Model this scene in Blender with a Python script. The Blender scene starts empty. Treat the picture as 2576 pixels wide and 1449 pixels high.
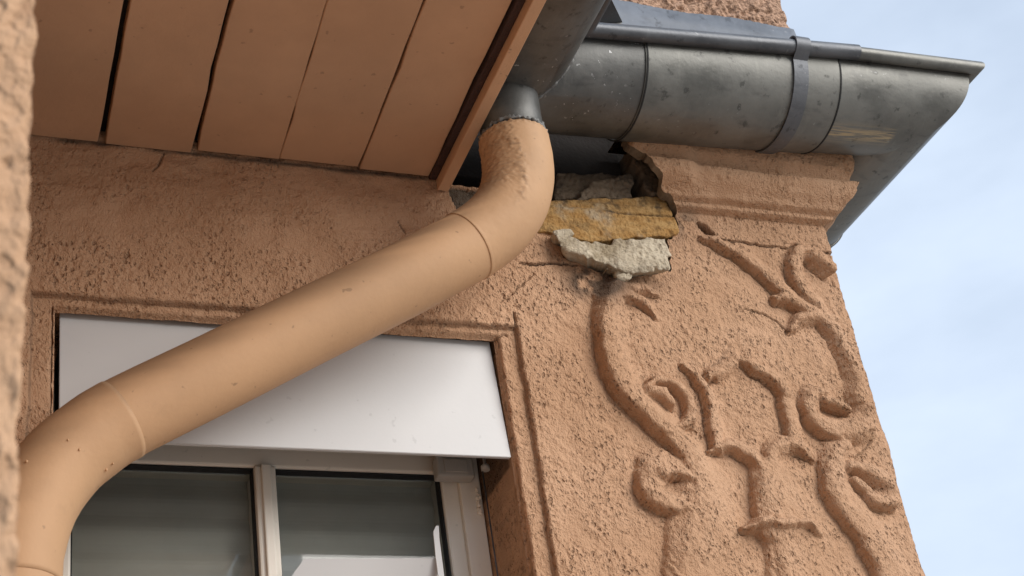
import bpy, bmesh, math, random
import numpy as np
from mathutils import Vector, Matrix
random.seed(5); RNG = np.random.default_rng(7)
scene = bpy.context.scene
COL = scene.collection

# ------------------------------------------------------------------ camera
F = 4056.965                       # focal length in units of a 2576-px-wide picture
PP = np.array([1288.0, 724.5])
VU = np.array([255.0, -5540.0]); VH = np.array([11930.0, 1597.0])   # vanishing points: up, along the wall
_u = np.array([*(VU-PP), F]); _u /= np.linalg.norm(_u)
_h = np.array([*(VH-PP), F]); _h /= np.linalg.norm(_h)
_n = np.cross(_u, _h); _n /= np.linalg.norm(_n)
R = np.array([_h, _n, _u])         # camera axes -> world (X along wall, Y into wall, Z up)
CAM = np.array([0.0, -1.75, 4.0])
cd = bpy.data.cameras.new('camera'); cam = bpy.data.objects.new('camera', cd); COL.objects.link(cam)
M = Matrix.Identity(4)
for i in range(3):
    M[i][0] = R[i, 0]; M[i][1] = -R[i, 1]; M[i][2] = -R[i, 2]; M[i][3] = CAM[i]
cam.matrix_world = M
cd.sensor_width = 36; cd.lens = F/2576*36; cd.clip_start = 0.05; cd.clip_end = 4000
cd.dof.use_dof = True; cd.dof.focus_distance = 2.2; cd.dof.aperture_fstop = 16
scene.camera = cam
def at(px, py, Y=0.0):
    d = R @ np.array([(px-PP[0])/F, (py-PP[1])/F, 1.0])
    return CAM + d*((Y-CAM[1])/d[1])

# ------------------------------------------------------------------ sky, sun, exposure
SUN_EL, SUN_AZ = 24.0, 40.0        # azimuth measured from the wall normal (-Y) towards +X
w = bpy.data.worlds.new('World'); scene.world = w; w.use_nodes = True
nt = w.node_tree; nt.nodes.clear()
out = nt.nodes.new('ShaderNodeOutputWorld'); bg = nt.nodes.new('ShaderNodeBackground')
sky = nt.nodes.new('ShaderNodeTexSky'); sky.sky_type = 'NISHITA'; sky.sun_disc = False
sky.sun_elevation = math.radians(SUN_EL)
sdir = Vector((math.sin(math.radians(SUN_AZ))*math.cos(math.radians(SUN_EL)),
               -math.cos(math.radians(SUN_AZ))*math.cos(math.radians(SUN_EL)), math.sin(math.radians(SUN_EL))))
sky.sun_rotation = math.atan2(sdir.x, sdir.y)
tc = nt.nodes.new('ShaderNodeTexCoord'); mp = nt.nodes.new('ShaderNodeMapping')
mp.inputs['Scale'].default_value = (1.6, 1.6, 4.0)
nz = nt.nodes.new('ShaderNodeTexNoise'); nz.inputs['Scale'].default_value = 2.2; nz.inputs['Detail'].default_value = 5; nz.inputs['Roughness'].default_value = 0.55
cr = nt.nodes.new('ShaderNodeMapRange'); cr.inputs['From Min'].default_value = 0.3; cr.inputs['From Max'].default_value = 0.72
cr.inputs['To Min'].default_value = 0.66; cr.inputs['To Max'].default_value = 1.0
mx = nt.nodes.new('ShaderNodeMix'); mx.data_type = 'RGBA'
CLOUD = (4.75, 5.5, 6.6, 1)
mx.inputs['B'].default_value = CLOUD
nt.links.new(tc.outputs['Generated'], mp.inputs['Vector']); nt.links.new(mp.outputs['Vector'], nz.inputs['Vector'])
nt.links.new(nz.outputs['Fac'], cr.inputs['Value']); nt.links.new(cr.outputs['Result'], mx.inputs['Factor'])
nt.links.new(sky.outputs['Color'], mx.inputs['A']); nt.links.new(mx.outputs['Result'], bg.inputs['Color'])
bg.inputs['Strength'].default_value = 0.10
nt.links.new(bg.outputs['Background'], out.inputs['Surface'])
sl = bpy.data.lights.new('sun', 'SUN'); sl.energy = 1.85; sl.angle = math.radians(45); sl.color = (1.0, 0.955, 0.895)
so = bpy.data.objects.new('sun', sl); COL.objects.link(so)
so.rotation_euler = (-sdir).to_track_quat('-Z', 'Y').to_euler(); so.location = (3, -5, 9)
vs = scene.view_settings; vs.view_transform = 'Standard'; vs.look = 'None'; vs.gamma = 1.0; vs.use_curve_mapping = False
vs.exposure = 0.70

# ------------------------------------------------------------------ object helpers
def tag(o, label=None, cat=None, group=None, kind=None):
    if label: o['label'] = label
    if cat: o['category'] = cat
    if group: o['group'] = group
    if kind: o['kind'] = kind
    return o
def thing(name, label, cat, loc=(0, 0, 0)):
    o = bpy.data.objects.new(name, None); COL.objects.link(o); o.location = loc; o.empty_display_size = 0.1
    return tag(o, label, cat)
def obj(name, me, mat, parent=None, label=None):
    o = bpy.data.objects.new(name, me); COL.objects.link(o)
    for m in (mat if isinstance(mat, (list, tuple)) else [mat]):
        me.materials.append(m)
    if parent: 
        o.parent = parent; bpy.context.view_layer.update()
        o.matrix_parent_inverse = parent.matrix_world.inverted()
    if label: o['label'] = label
    return o
def mesh_np(name, V, Q, smooth=True, normals=None, attrs=None, mats=None):
    me = bpy.data.meshes.new(name); V = np.asarray(V, np.float32); Q = np.asarray(Q, np.int32)
    k = Q.shape[1]
    me.vertices.add(len(V)); me.vertices.foreach_set('co', V.ravel())
    me.loops.add(Q.size); me.loops.foreach_set('vertex_index', Q.ravel())
    me.polygons.add(len(Q)); me.polygons.foreach_set('loop_start', np.arange(0, Q.size, k, dtype=np.int32))
    me.polygons.foreach_set('loop_total', np.full(len(Q), k, np.int32))
    me.polygons.foreach_set('use_smooth', np.full(len(Q), smooth))
    if mats is not None: me.polygons.foreach_set('material_index', np.asarray(mats, np.int32))
    me.update(); me.validate()
    if attrs:
        for kname, arr in attrs.items():
            a = me.attributes.new(kname, 'FLOAT', 'POINT'); a.data.foreach_set('value', np.asarray(arr, np.float32))
    if normals is not None: me.normals_split_custom_set_from_vertices([tuple(n) for n in normals])
    return me
def bm_mesh(name, bm, smooth=False, recalc=True):
    if recalc: bmesh.ops.recalc_face_normals(bm, faces=bm.faces)
    me = bpy.data.meshes.new(name); bm.to_mesh(me); bm.free()
    for p in me.polygons: p.use_smooth = smooth
    return me
def box_bm(bm, x0, x1, y0, y1, z0, z1, bev=0.0, seg=2):
    r = bmesh.ops.create_cube(bm, size=1.0)
    vs_ = r['verts']
    for v in vs_:
        v.co = Vector(((x0+x1)/2+v.co.x*(x1-x0), (y0+y1)/2+v.co.y*(y1-y0), (z0+z1)/2+v.co.z*(z1-z0)))
    if bev > 0:
        es = list({e for v in vs_ for e in v.link_edges})
        bmesh.ops.bevel(bm, geom=es, offset=bev, segments=seg, affect='EDGES', profile=0.5)
def box(name, mat, parent, x0, x1, y0, y1, z0, z1, bev=0.0, label=None):
    bm = bmesh.new(); box_bm(bm, x0, x1, y0, y1, z0, z1, bev)
    return obj(name, bm_mesh(name, bm), mat, parent, label)
def prism(name, mat, parent, pts, y0, y1, bev=0.0006, label=None):
    """polygon in XZ given thickness in Y; pts may be (x,z)"""
    bm = bmesh.new()
    a = [bm.verts.new((x, y0, z)) for x, z in pts]; b = [bm.verts.new((x, y1, z)) for x, z in pts]
    bm.faces.new(a); bm.faces.new(b[::-1])
    for i in range(len(a)):
        j = (i+1) % len(a); bm.faces.new((a[i], b[i], b[j], a[j]))
    if bev: bmesh.ops.bevel(bm, geom=list(bm.edges), offset=bev, segments=2, affect='EDGES')
    return obj(name, bm_mesh(name, bm), mat, parent, label)
def spline(P, n=12):
    P = np.asarray(P, float); Q = np.vstack([2*P[0]-P[1], P, 2*P[-1]-P[-2]]); o = []
    for i in range(1, len(Q)-2):
        a, b, c, d = Q[i-1], Q[i], Q[i+1], Q[i+2]
        for t in np.linspace(0, 1, n, endpoint=False):
            o.append(0.5*((2*b)+(-a+c)*t+(2*a-5*b+4*c-d)*t*t+(-a+3*b-3*c+d)*t**3))
    o.append(Q[-2]); return np.array(o)
def tube_mesh(name, P, rad, seg=48, jitter=0.0, cap=True):
    P = np.asarray(P, float); n = len(P); rad = np.broadcast_to(np.asarray(rad, float), (n,))
    T = np.gradient(P, axis=0); T /= np.linalg.norm(T, axis=1)[:, None]
    ref = np.array([0, 1.0, 0]) if abs(T[0][1]) < 0.9 else np.array([1.0, 0, 0])
    a = ref-T[0]*np.dot(ref, T[0]); a /= np.linalg.norm(a); V = []
    for i in range(n):
        a = a-T[i]*np.dot(a, T[i]); a /= np.linalg.norm(a); b = np.cross(T[i], a)
        for k in range(seg):
            th = 2*math.pi*k/seg
            r = rad[i]*(1+jitter*math.sin(3*th+i*0.3)*0.5+jitter*RNG.normal()*0.3)
            V.append(P[i]+r*(math.cos(th)*a+math.sin(th)*b))
    Q = []
    for i in range(n-1):
        for k in range(seg):
            k2 = (k+1) % seg; Q.append((i*seg+k, i*seg+k2, (i+1)*seg+k2, (i+1)*seg+k))
    me = bpy.data.meshes.new(name); faces = [q for q in Q]
    if cap: faces += [tuple(range(seg))[::-1], tuple(range((n-1)*seg, n*seg))]
    me.from_pydata([tuple(v) for v in V], [], faces); me.update()
    for p in me.polygons: p.use_smooth = len(p.vertices) == 4
    return me

# noise ------------------------------------------------------------
def vnoise(x, z, scale, seed):
    g = np.random.default_rng(seed).random((257, 257)).astype(np.float32)
    x = np.asarray(x)/scale+1000.0; z = np.asarray(z)/scale+1000.0
    xi = np.floor(x).astype(int); zi = np.floor(z).astype(int); fx = x-xi; fz = z-zi
    fx = fx*fx*fx*(fx*(fx*6-15)+10); fz = fz*fz*fz*(fz*(fz*6-15)+10)
    a = g[xi % 257, zi % 257]; b = g[(xi+1) % 257, zi % 257]; c = g[xi % 257, (zi+1) % 257]; d = g[(xi+1) % 257, (zi+1) % 257]
    return a*(1-fx)*(1-fz)+b*fx*(1-fz)+c*(1-fx)*fz+d*fx*fz
def fbm(x, z, scale, seed, oct=3):
    s = 0; t = 0; a = 1
    for i in range(oct):
        s = s+a*vnoise(x, z, scale/2**i, seed+i*13); t += a; a *= 0.5
    return s/t
def sstep(a, b, v):
    t = np.clip((v-a)/(b-a), 0, 1); return t*t*(3-2*t)

# ------------------------------------------------------------------ materials
def newmat(name):
    m = bpy.data.materials.new(name); m.use_nodes = True
    b = m.node_tree.nodes['Principled BSDF']; return m, m.node_tree, b
def N(nt, typ, **kw):
    n = nt.nodes.new(typ)
    for k, v in kw.items():
        if k in n.inputs: n.inputs[k].default_value = v
        else: setattr(n, k, v)
    return n
def coords(nt, scale=(1, 1, 1), rot=(0, 0, 0)):
    t = N(nt, 'ShaderNodeTexCoord'); m = N(nt, 'ShaderNodeMapping'); m.inputs['Scale'].default_value = scale; m.inputs['Rotation'].default_value = rot
    nt.links.new(t.outputs['Object'], m.inputs['Vector']); return m.outputs['Vector']
def noise(nt, vec, scale, detail=3, rough=0.5):
    n = N(nt, 'ShaderNodeTexNoise', Scale=scale, Detail=detail, Roughness=rough); nt.links.new(vec, n.inputs['Vector']); return n.outputs['Fac']
def ramp(nt, v, a, b, lo=0.0, hi=1.0):
    n = N(nt, 'ShaderNodeMapRange'); n.interpolation_type = 'SMOOTHSTEP'
    n.inputs['From Min'].default_value = a; n.inputs['From Max'].default_value = b; n.inputs['To Min'].default_value = lo; n.inputs['To Max'].default_value = hi
    nt.links.new(v, n.inputs['Value']); return n.outputs['Result']
def math_(nt, op, a, b=None):
    n = N(nt, 'ShaderNodeMath', operation=op)
    for i, v in enumerate((a, b)):
        if v is None: continue
        if isinstance(v, (int, float)): n.inputs[i].default_value = v
        else: nt.links.new(v, n.inputs[i])
    return n.outputs[0]
def mix(nt, f, a, b):
    n = N(nt, 'ShaderNodeMix', data_type='RGBA')
    for key, v in (('Factor', f), ('A', a), ('B', b)):
        s = n.inputs[key] if key == 'Factor' else [i for i in n.inputs if i.name == key and i.type == 'RGBA'][0]
        if isinstance(v, tuple): s.default_value = (*v, 1)
        elif isinstance(v, (int, float)): s.default_value = v
        else: nt.links.new(v, s)
    return [o for o in n.outputs if o.type == 'RGBA'][0]
def bump(nt, b, h, dist, strength=1.0, prev=None):
    n = N(nt, 'ShaderNodeBump'); n.inputs['Distance'].default_value = dist; n.inputs['Strength'].default_value = strength
    nt.links.new(h, n.inputs['Height'])
    if prev is not None: nt.links.new(prev, n.inputs['Normal'])
    nt.links.new(n.outputs['Normal'], b.inputs['Normal']); return n.outputs['Normal']
def attr(nt, name):
    return N(nt, 'ShaderNodeAttribute', attribute_name=name).outputs['Fac']

def plaster(name, c1, c2, pit_scale=270, pit_amt=1.0, dirt_shade_col=(0.05, 0.035, 0.026), raw=(0.19, 0.14, 0.10), bdist=0.0046):
    m, nt, b = newmat(name)
    v0 = coords(nt); v1 = coords(nt, (1.0, 1.0, 0.70), (0, math.radians(-24), 0))
    col = mix(nt, ramp(nt, noise(nt, v0, 7, 5, 0.6), 0.35, 0.68), c1, c2)
    warp = N(nt, 'ShaderNodeVectorMath', operation='MULTIPLY_ADD'); nzc = N(nt, 'ShaderNodeTexNoise', Scale=180.0, Detail=2.0); nt.links.new(v1, nzc.inputs['Vector'])
    nt.links.new(nzc.outputs['Color'], warp.inputs[0]); warp.inputs[1].default_value = (0.006, 0.006, 0.006); nt.links.new(v1, warp.inputs[2])
    def dots(scale, r0, r1):
        vo = N(nt, 'ShaderNodeTexVoronoi', Scale=scale); nt.links.new(warp.outputs[0], vo.inputs['Vector'])
        sep = N(nt, 'ShaderNodeSeparateColor'); nt.links.new(vo.outputs['Color'], sep.inputs[0])
        size = ramp(nt, sep.outputs[0], 0.25, 1.0, 0.0, r1)
        return ramp(nt, math_(nt, 'SUBTRACT', size, vo.outputs['Distance']), -0.06, r0)
    pits = math_(nt, 'MAXIMUM', dots(pit_scale*0.60, 0.26, 0.46), math_(nt, 'MULTIPLY', dots(pit_scale*1.05, 0.30, 0.46), 0.7))
    patch = ramp(nt, noise(nt, v0, 16, 2, 0.5), 0.34, 0.56, 0.12, 1.0)
    pm = math_(nt, 'MULTIPLY', pits, patch)
    pm = math_(nt, 'MULTIPLY', pm, math_(nt, 'SUBTRACT', 1.0, math_(nt, 'MULTIPLY', attr(nt, 'smooth'), 0.8)))
    pm = math_(nt, 'MULTIPLY', pm, pit_amt)
    col = mix(nt, math_(nt, 'MULTIPLY', pm, 0.45), col, (c1[0]*0.36, c1[1]*0.29, c1[2]*0.24))
    big = ramp(nt, noise(nt, v0, 62, 3, 0.5), 0.70, 0.76)           # a few larger dark specks
    col = mix(nt, math_(nt, 'MULTIPLY', big, 0.40), col, (0.10, 0.055, 0.032))
    rw = mix(nt, noise(nt, v0, 60, 4, 0.6), tuple(x*0.7 for x in raw), raw)
    col = mix(nt, attr(nt, 'raw'), col, rw)
    col = mix(nt, math_(nt, 'MULTIPLY', attr(nt, 'dirt_shade'), 0.92), col, dirt_shade_col)
    nt.links.new(col, b.inputs['Base Color']); b.inputs['Roughness'].default_value = 0.88; b.inputs['Specular IOR Level'].default_value = 0.25
    fine = noise(nt, v1, pit_scale*1.5, 3, 0.6); med = noise(nt, v1, 120, 2, 0.5)
    h = math_(nt, 'ADD', math_(nt, 'MULTIPLY', pm, -1.0), math_(nt, 'MULTIPLY', fine, 0.8))
    h = math_(nt, 'ADD', h, math_(nt, 'MULTIPLY', math_(nt, 'MULTIPLY', med, patch), 1.5))
    bump(nt, b, h, bdist, 1.0)
    return m
PLASTER = plaster('plaster_ochre', (0.505, 0.294, 0.172), (0.58, 0.35, 0.214))
NEARWALL = plaster('plaster_near', (0.47, 0.285, 0.168), (0.55, 0.345, 0.21), pit_scale=120, pit_amt=0.9, bdist=0.003)
def coarse_plaster():
    m, nt, b = newmat('plaster_coarse'); v = coords(nt)
    n1 = noise(nt, v, 130, 4, 0.65)
    col = mix(nt, ramp(nt, n1, 0.36, 0.60), (0.22, 0.12, 0.07), (0.58, 0.36, 0.24))
    nt.links.new(col, b.inputs['Base Color']); b.inputs['Roughness'].default_value = 0.9
    bump(nt, b, n1, 0.009); return m
COARSE = coarse_plaster()
def paint(name, c, rough=0.5, spot=0.0, var=0.08, bd=0.0004):
    m, nt, b = newmat(name); v = coords(nt)
    lo = tuple(x*(1-var) for x in c); hi = tuple(min(1, x*(1+var)) for x in c)
    col = mix(nt, ramp(nt, noise(nt, v, 5, 5, 0.6), 0.3, 0.7), lo, hi)
    if spot:
        sp = ramp(nt, noise(nt, v, 75, 2, 0.5), 0.70, 0.76)
        col = mix(nt, math_(nt, 'MULTIPLY', sp, spot), col, tuple(x*0.35 for x in c))
        sp2 = ramp(nt, noise(nt, coords(nt, (1, 1, 1), (0.4, 0.2, 0.9)), 14, 5, 0.7), 0.60, 0.78)
        col = mix(nt, math_(nt, 'MULTIPLY', sp2, spot*0.45), col, tuple(x*0.6 for x in c))
    col = mix(nt, math_(nt, 'MULTIPLY', attr(nt, 'dirt_shade'), 0.9), col, (0.07, 0.045, 0.03))
    nt.links.new(col, b.inputs['Base Color']); b.inputs['Roughness'].default_value = rough; b.inputs['Specular IOR Level'].default_value = 0.3
    h = math_(nt, 'ADD', noise(nt, v, 160, 3, 0.6), math_(nt, 'MULTIPLY', noise(nt, v, 25, 3, 0.5), 1.5))
    bump(nt, b, h, bd); return m
PIPE = paint('pipe_paint', (0.535, 0.325, 0.180), 0.62, spot=0.5, bd=0.00025)
CRUST = paint('paint_crust', (0.42, 0.24, 0.14), 0.75, spot=0.8, bd=0.004)
BOARD = paint('board_paint', (0.55, 0.335, 0.205), 0.55, spot=0.42, bd=0.0004)
STRIP = paint('strip_paint', (0.60, 0.37, 0.225), 0.55, spot=0.6, bd=0.0006)
GROOVE = paint('groove_dark', (0.055, 0.03, 0.025), 0.8, spot=0.8, var=0.3, bd=0.003)
WHITE = paint('white_lacquer', (0.585, 0.578, 0.572), 0.3, spot=0.18, var=0.02, bd=0.0001)
FRAME = paint('frame_white', (0.80, 0.735, 0.645), 0.4, spot=0.2, var=0.04, bd=0.0002)
SEAL = paint('dark_seal', (0.02, 0.02, 0.02), 0.6)
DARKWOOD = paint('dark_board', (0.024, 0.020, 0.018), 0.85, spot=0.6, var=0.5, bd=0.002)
GREYPLASTIC = paint('grey_plastic', (0.42, 0.40, 0.37), 0.4, var=0.03)
def zinc(name, base, rough=0.45, metal=0.55, specks=0.0, scrape=False):
    m, nt, b = newmat(name); v = coords(nt); vs1 = coords(nt, (3.5, 8, 8)); 
    n1 = noise(nt, v, 9, 6, 0.65); n2 = noise(nt, vs1, 6, 5, 0.6); n3 = noise(nt, v, 55, 4, 0.6)
    col = mix(nt, ramp(nt, n1, 0.3, 0.7), tuple(x*0.72 for x in base), tuple(x*1.25 for x in base))
    col = mix(nt, ramp(nt, n2, 0.52, 0.78, 0, 0.5), col, (base[0]*0.38, base[1]*0.38, base[2]*0.42))
    n5 = noise(nt, coords(nt, (14, 3, 3)), 5, 5, 0.65); col = mix(nt, ramp(nt, n5, 0.56, 0.74, 0, 0.35), col, (base[0]*1.5, base[1]*1.5, base[2]*1.45))
    col = mix(nt, ramp(nt, n3, 0.60, 0.70, 0, 0.7), col, (base[0]*0.35, base[1]*0.35, base[2]*0.35))
    wt = ramp(nt, noise(nt, v, 110, 3, 0.6), 0.66, 0.72, 0, 0.35+specks)
    wt = math_(nt, 'MULTIPLY', wt, ramp(nt, noise(nt, v, 11, 2, 0.5), 0.40, 0.56, 0.1, 1.0))
    col = mix(nt, wt, col, (0.42, 0.42, 0.42))
    col = mix(nt, math_(nt, 'MULTIPLY', attr(nt, 'scrape'), ramp(nt, noise(nt, coords(nt, (3, 90, 90)), 3, 3, 0.6), 0.38, 0.6)), col, (0.46, 0.36, 0.22))
    nt.links.new(col, b.inputs['Base Color']); b.inputs['Metallic'].default_value = metal
    nt.links.new(ramp(nt, n1, 0.3, 0.7, rough-0.08, rough+0.14), b.inputs['Roughness'])
    h = math_(nt, 'ADD', math_(nt, 'MULTIPLY', noise(nt, v, 9, 2, 0.5), 4.0), math_(nt, 'MULTIPLY', noise(nt, v, 160, 3, 0.6), 0.6))
    bump(nt, b, h, 0.0005); return m
ZINC = zinc('weathered_zinc', (0.165, 0.163, 0.150), metal=0.60, rough=0.44)
ZINC2 = zinc('weathered_zinc_soldered', (0.135, 0.134, 0.128), metal=0.55, rough=0.46, specks=0.65)
ZINCBLUE = zinc('zinc_bluish', (0.115, 0.12, 0.13), rough=0.42, metal=0.55)
LEAD = zinc('lead_sheet', (0.15, 0.165, 0.19), rough=0.55, metal=0.15)
def stone(name, c1, c2, c3, sc=90, bd=0.004):
    m, nt, b = newmat(name); v = coords(nt)
    n1 = noise(nt, v, sc, 5, 0.65); n2 = noise(nt, v, 14, 4, 0.6); n3 = noise(nt, coords(nt, (1, 1, 3.5), (0, 0.08, 0)), 22, 4, 0.6); n4 = noise(nt, v, 190, 3, 0.6)
    col = mix(nt, ramp(nt, n3, 0.35, 0.65), c1, c2)
    col = mix(nt, ramp(nt, n2, 0.52, 0.68), col, c3)
    col = mix(nt, ramp(nt, n4, 0.58, 0.72, 0, 0.6), col, tuple(x*0.35 for x in c1))
    col = mix(nt, math_(nt, 'MULTIPLY', attr(nt, 'dirt_shade'), 0.9), col, (0.05, 0.04, 0.03))
    nt.links.new(col, b.inputs['Base Color']); b.inputs['Roughness'].default_value = 0.92; b.inputs['Specular IOR Level'].default_value = 0.2
    bump(nt, b, math_(nt, 'ADD', math_(nt, 'MULTIPLY', n1, 1.0), math_(nt, 'MULTIPLY', n4, 0.45)), bd); return m
SANDSTONE = stone('yellow_sandstone', (0.42, 0.225, 0.075), (0.54, 0.33, 0.135), (0.50, 0.38, 0.25), sc=120, bd=0.006)
MORTAR = stone('pale_mortar', (0.53, 0.44, 0.32), (0.63, 0.535, 0.40), (0.38, 0.30, 0.20), sc=150, bd=0.006)
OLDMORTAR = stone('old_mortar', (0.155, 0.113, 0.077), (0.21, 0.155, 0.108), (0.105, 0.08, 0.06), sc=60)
GROUND = paint('paving', (0.40, 0.37, 0.33), 0.9, var=0.15)
def glass():
    m, nt, b = newmat('window_glass'); nt.nodes.remove(b)
    o = nt.nodes['Material Output']; t = N(nt, 'ShaderNodeBsdfTransparent'); t.inputs['Color'].default_value = (0.93, 0.93, 0.91, 1)
    g = N(nt, 'ShaderNodeBsdfGlossy'); g.inputs['Roughness'].default_value = 0.02
    fr = N(nt, 'ShaderNodeFresnel'); fr.inputs['IOR'].default_value = 1.5
    mxs = N(nt, 'ShaderNodeMixShader'); nt.links.new(math_(nt, 'MULTIPLY', fr.outputs[0], 1.0), mxs.inputs[0])
    nt.links.new(t.outputs[0], mxs.inputs[1]); nt.links.new(g.outputs[0], mxs.inputs[2]); nt.links.new(mxs.outputs[0], o.inputs['Surface']); return m
GLASS = glass()
SLAT = paint('grey_slats', (0.54, 0.54, 0.515), 0.6, var=0.12)

# ------------------------------------------------------------------ height-field walls
def field(cols, zs, H):
    """cols: (x, y, dx, dy) arrays; H[nz, nx] outward offset -> positions and normals"""
    bx, by, dx, dy = cols
    P = np.zeros(H.shape+(3,)); P[..., 0] = bx[None]+dx[None]*H; P[..., 1] = by[None]+dy[None]*H; P[..., 2] = zs[:, None]
    gx = np.gradient(P, axis=1); gz = np.gradient(P, axis=0); n = np.cross(gx, gz)
    n /= np.linalg.norm(n, axis=-1)[..., None]+1e-12
    return P, n
def wrap_cols(x0, xc, step, side_len, side_step, blend=0.09):
    """front along X up to the corner xc, then back along +Y (right face)"""
    nx = int(round((xc-x0)/step)); fx = np.linspace(x0, xc, nx+1); t = sstep(xc-blend, xc, fx)
    ns = int(round(side_len/side_step)); sy = np.linspace(0, side_len, ns+1)[1:]
    bx = np.concatenate([fx, np.full(ns, xc)]); by = np.concatenate([np.zeros(nx+1), sy])
    dx = np.concatenate([t, np.ones(ns)]); dy = np.concatenate([-np.ones(nx+1), -(1-sstep(0, blend, sy))])
    return (bx, by, dx, dy), nx
def quads_of(nz, nx):
    i = np.arange(nz*nx).reshape(nz, nx)
    return np.stack([i[:-1, :-1], i[:-1, 1:], i[1:, 1:], i[1:, :-1]], -1)
def submesh(name, P, n, Q, attrs, extra=None):
    idx, inv = np.unique(Q, return_inverse=True); inv = inv.reshape(Q.shape)
    V = P.reshape(-1, 3)[idx]; nn = n.reshape(-1, 3)[idx]
    at_ = {k: a.reshape(-1)[idx] for k, a in attrs.items()}
    return mesh_np(name, V, inv, True, nn, at_)
def proj(P):
    c = (P-CAM) @ R; return PP[0]+F*c[..., 0]/c[..., 2], PP[1]+F*c[..., 1]/c[..., 2]
def inpoly(x, y, poly):
    r = np.zeros(x.shape, bool); n = len(poly)
    for i in range(n):
        (x1, y1), (x2, y2) = poly[i], poly[(i+1) % n]
        if y1 == y2: continue
        c = ((y1 > y) != (y2 > y)) & (x < (x2-x1)*(y-y1)/(y2-y1)+x1); r ^= c
    return r

HOUSE = thing('house_facade', 'ochre rendered house wall with plaster scrolls, broken cornice and a recessed window', 'house wall', (0.7, 0, 0))
XC = 1.3714
STEP = 0.0019
cols, NX = wrap_cols(0.0, XC, STEP, 0.5, 0.006)
zs = np.arange(4.60, 5.5221, STEP); NZ = len(zs)
S = np.concatenate([cols[0][:NX+1], XC+cols[1][NX+1:]])           # running coordinate along the wall
X, Z = np.meshgrid(S, zs)
H = np.zeros(X.shape); DIRT_SHADE = np.zeros(X.shape); RAW = np.zeros(X.shape); SMOOTH = np.zeros(X.shape)
LAB = np.zeros(X.shape, int)
HX0, HX1, HZ1 = 0.1835, 0.7855, 5.1540                            # window opening
# window surround: a shallow rebate
dist = np.maximum(np.maximum(HX0-X, X-HX1), Z-5.1425); distH = np.maximum(np.maximum(HX0-X, X-HX1), Z-HZ1-0.005*(X-HX0))
wob = (fbm(X, Z, 0.03, 3)-0.5)*0.004
band = (1-sstep(0.0225, 0.026, dist+wob))
H -= 0.0095*band; LAB[(dist < 0.026)] = 2
H -= 0.010*(1-sstep(-0.004, 0.002, distH+wob*0.6))
SMOOTH = np.maximum(SMOOTH, 0.5*band)
# groove line outside the rebate, step's shadow painted dark along it
g = np.abs(dist-0.0250+wob); H -= 0.005*(1-sstep(0.0, 0.0032, g))
DIRT_SHADE = np.maximum(DIRT_SHADE, 0.45*(1-sstep(0.0, 0.0028, g))*(dist > 0))
# ---- plaster ornament: strokes in photograph pixels laid on the wall plane
def z6(p): return [(1274.6+a*0.5369, 670.8+b*0.5369) for a, b in p]
def z7(p): return [(1408.7+a*0.3241, 536.7+b*0.3241) for a, b in p]
def stroke(px, r, hgt, lab, soft=1.0, side=0, pw=3.4, closed=False):
    """r: list/float in metres; side=+1: soft flank to the right of the travel direction"""
    global H, LAB, SMOOTH
    hgt = hgt*1.08; soft = 4.6 if soft > 3 else (1.4 if soft == 0.5 else 3.3)
    W = np.array([at(a, b)[[0, 2]] for a, b in px]); P = spline(W, 8)
    rr = np.interp(np.linspace(0, 1, len(P)), np.linspace(0, 1, len(W)) if not np.isscalar(r) else [0, 1], r if not np.isscalar(r) else [r, r])
    rr = rr*0.78
    m = rr.max()*max(soft, 1)*2.4+0.006
    i0, i1 = np.searchsorted(zs, [P[:, 1].min()-m, P[:, 1].max()+m]); j0, j1 = np.searchsorted(S, [P[:, 0].min()-m, P[:, 0].max()+m])
    xx = X[i0:i1, j0:j1]+wobx[i0:i1, j0:j1]; zz = Z[i0:i1, j0:j1]+wobz[i0:i1, j0:j1]; best = np.full(xx.shape, 9.0); G = np.zeros(xx.shape); RL = np.ones(xx.shape)
    for k in range(len(P)-1):
        a, b = P[k], P[k+1]; d = b-a; L = d@d+1e-12
        t = np.clip(((xx-a[0])*d[0]+(zz-a[1])*d[1])/L, 0, 1)
        ex = xx-a[0]-t*d[0]; ez = zz-a[1]-t*d[1]; dr = np.hypot(ex, ez)+1e-6
        g = sstep(-0.15, 0.75, (ex*0.8+ez*0.6)/dr)        # undercut to the lower left, easing out to the upper right
        bb = dr/(1+(soft-1)*g)/(rr[k]*(1-t)+rr[k+1]*t)
        u = bb < best; best = np.where(u, bb, best); G = np.where(u, g, G); RL = np.where(u, rr[k]*(1-t)+rr[k+1]*t, RL)
    st = np.power(np.clip(1-best**pw, 0, 1), 0.5); ge = 1-sstep(0.12, 1.0, best)
    hh = hgt*(st*(1-G)+ge*G)*np.clip(RL/0.006, 0, 1)**0.8
    sub = H[i0:i1, j0:j1]; l = LAB[i0:i1, j0:j1]
    l[hh > sub+0.0020] = lab
    H[i0:i1, j0:j1] = np.where(hh > 0.0004, np.maximum(sub, hh), sub)
    SMOOTH[i0:i1, j0:j1] = np.maximum(SMOOTH[i0:i1, j0:j1], 0.95*(1-sstep(1.0, 2.0, best))*(best > 0.85)*(1-G))
    COVE[i0:i1, j0:j1] = np.maximum(COVE[i0:i1, j0:j1], (1-sstep(0.9, 2.3, best))*(1-G))
COVE = np.zeros(X.shape)
wobx = (fbm(X, Z, 0.012, 21, 2)-0.5)*0.006; wobz = (fbm(X, Z, 0.012, 41, 2)-0.5)*0.006
mm = 0.001
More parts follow.
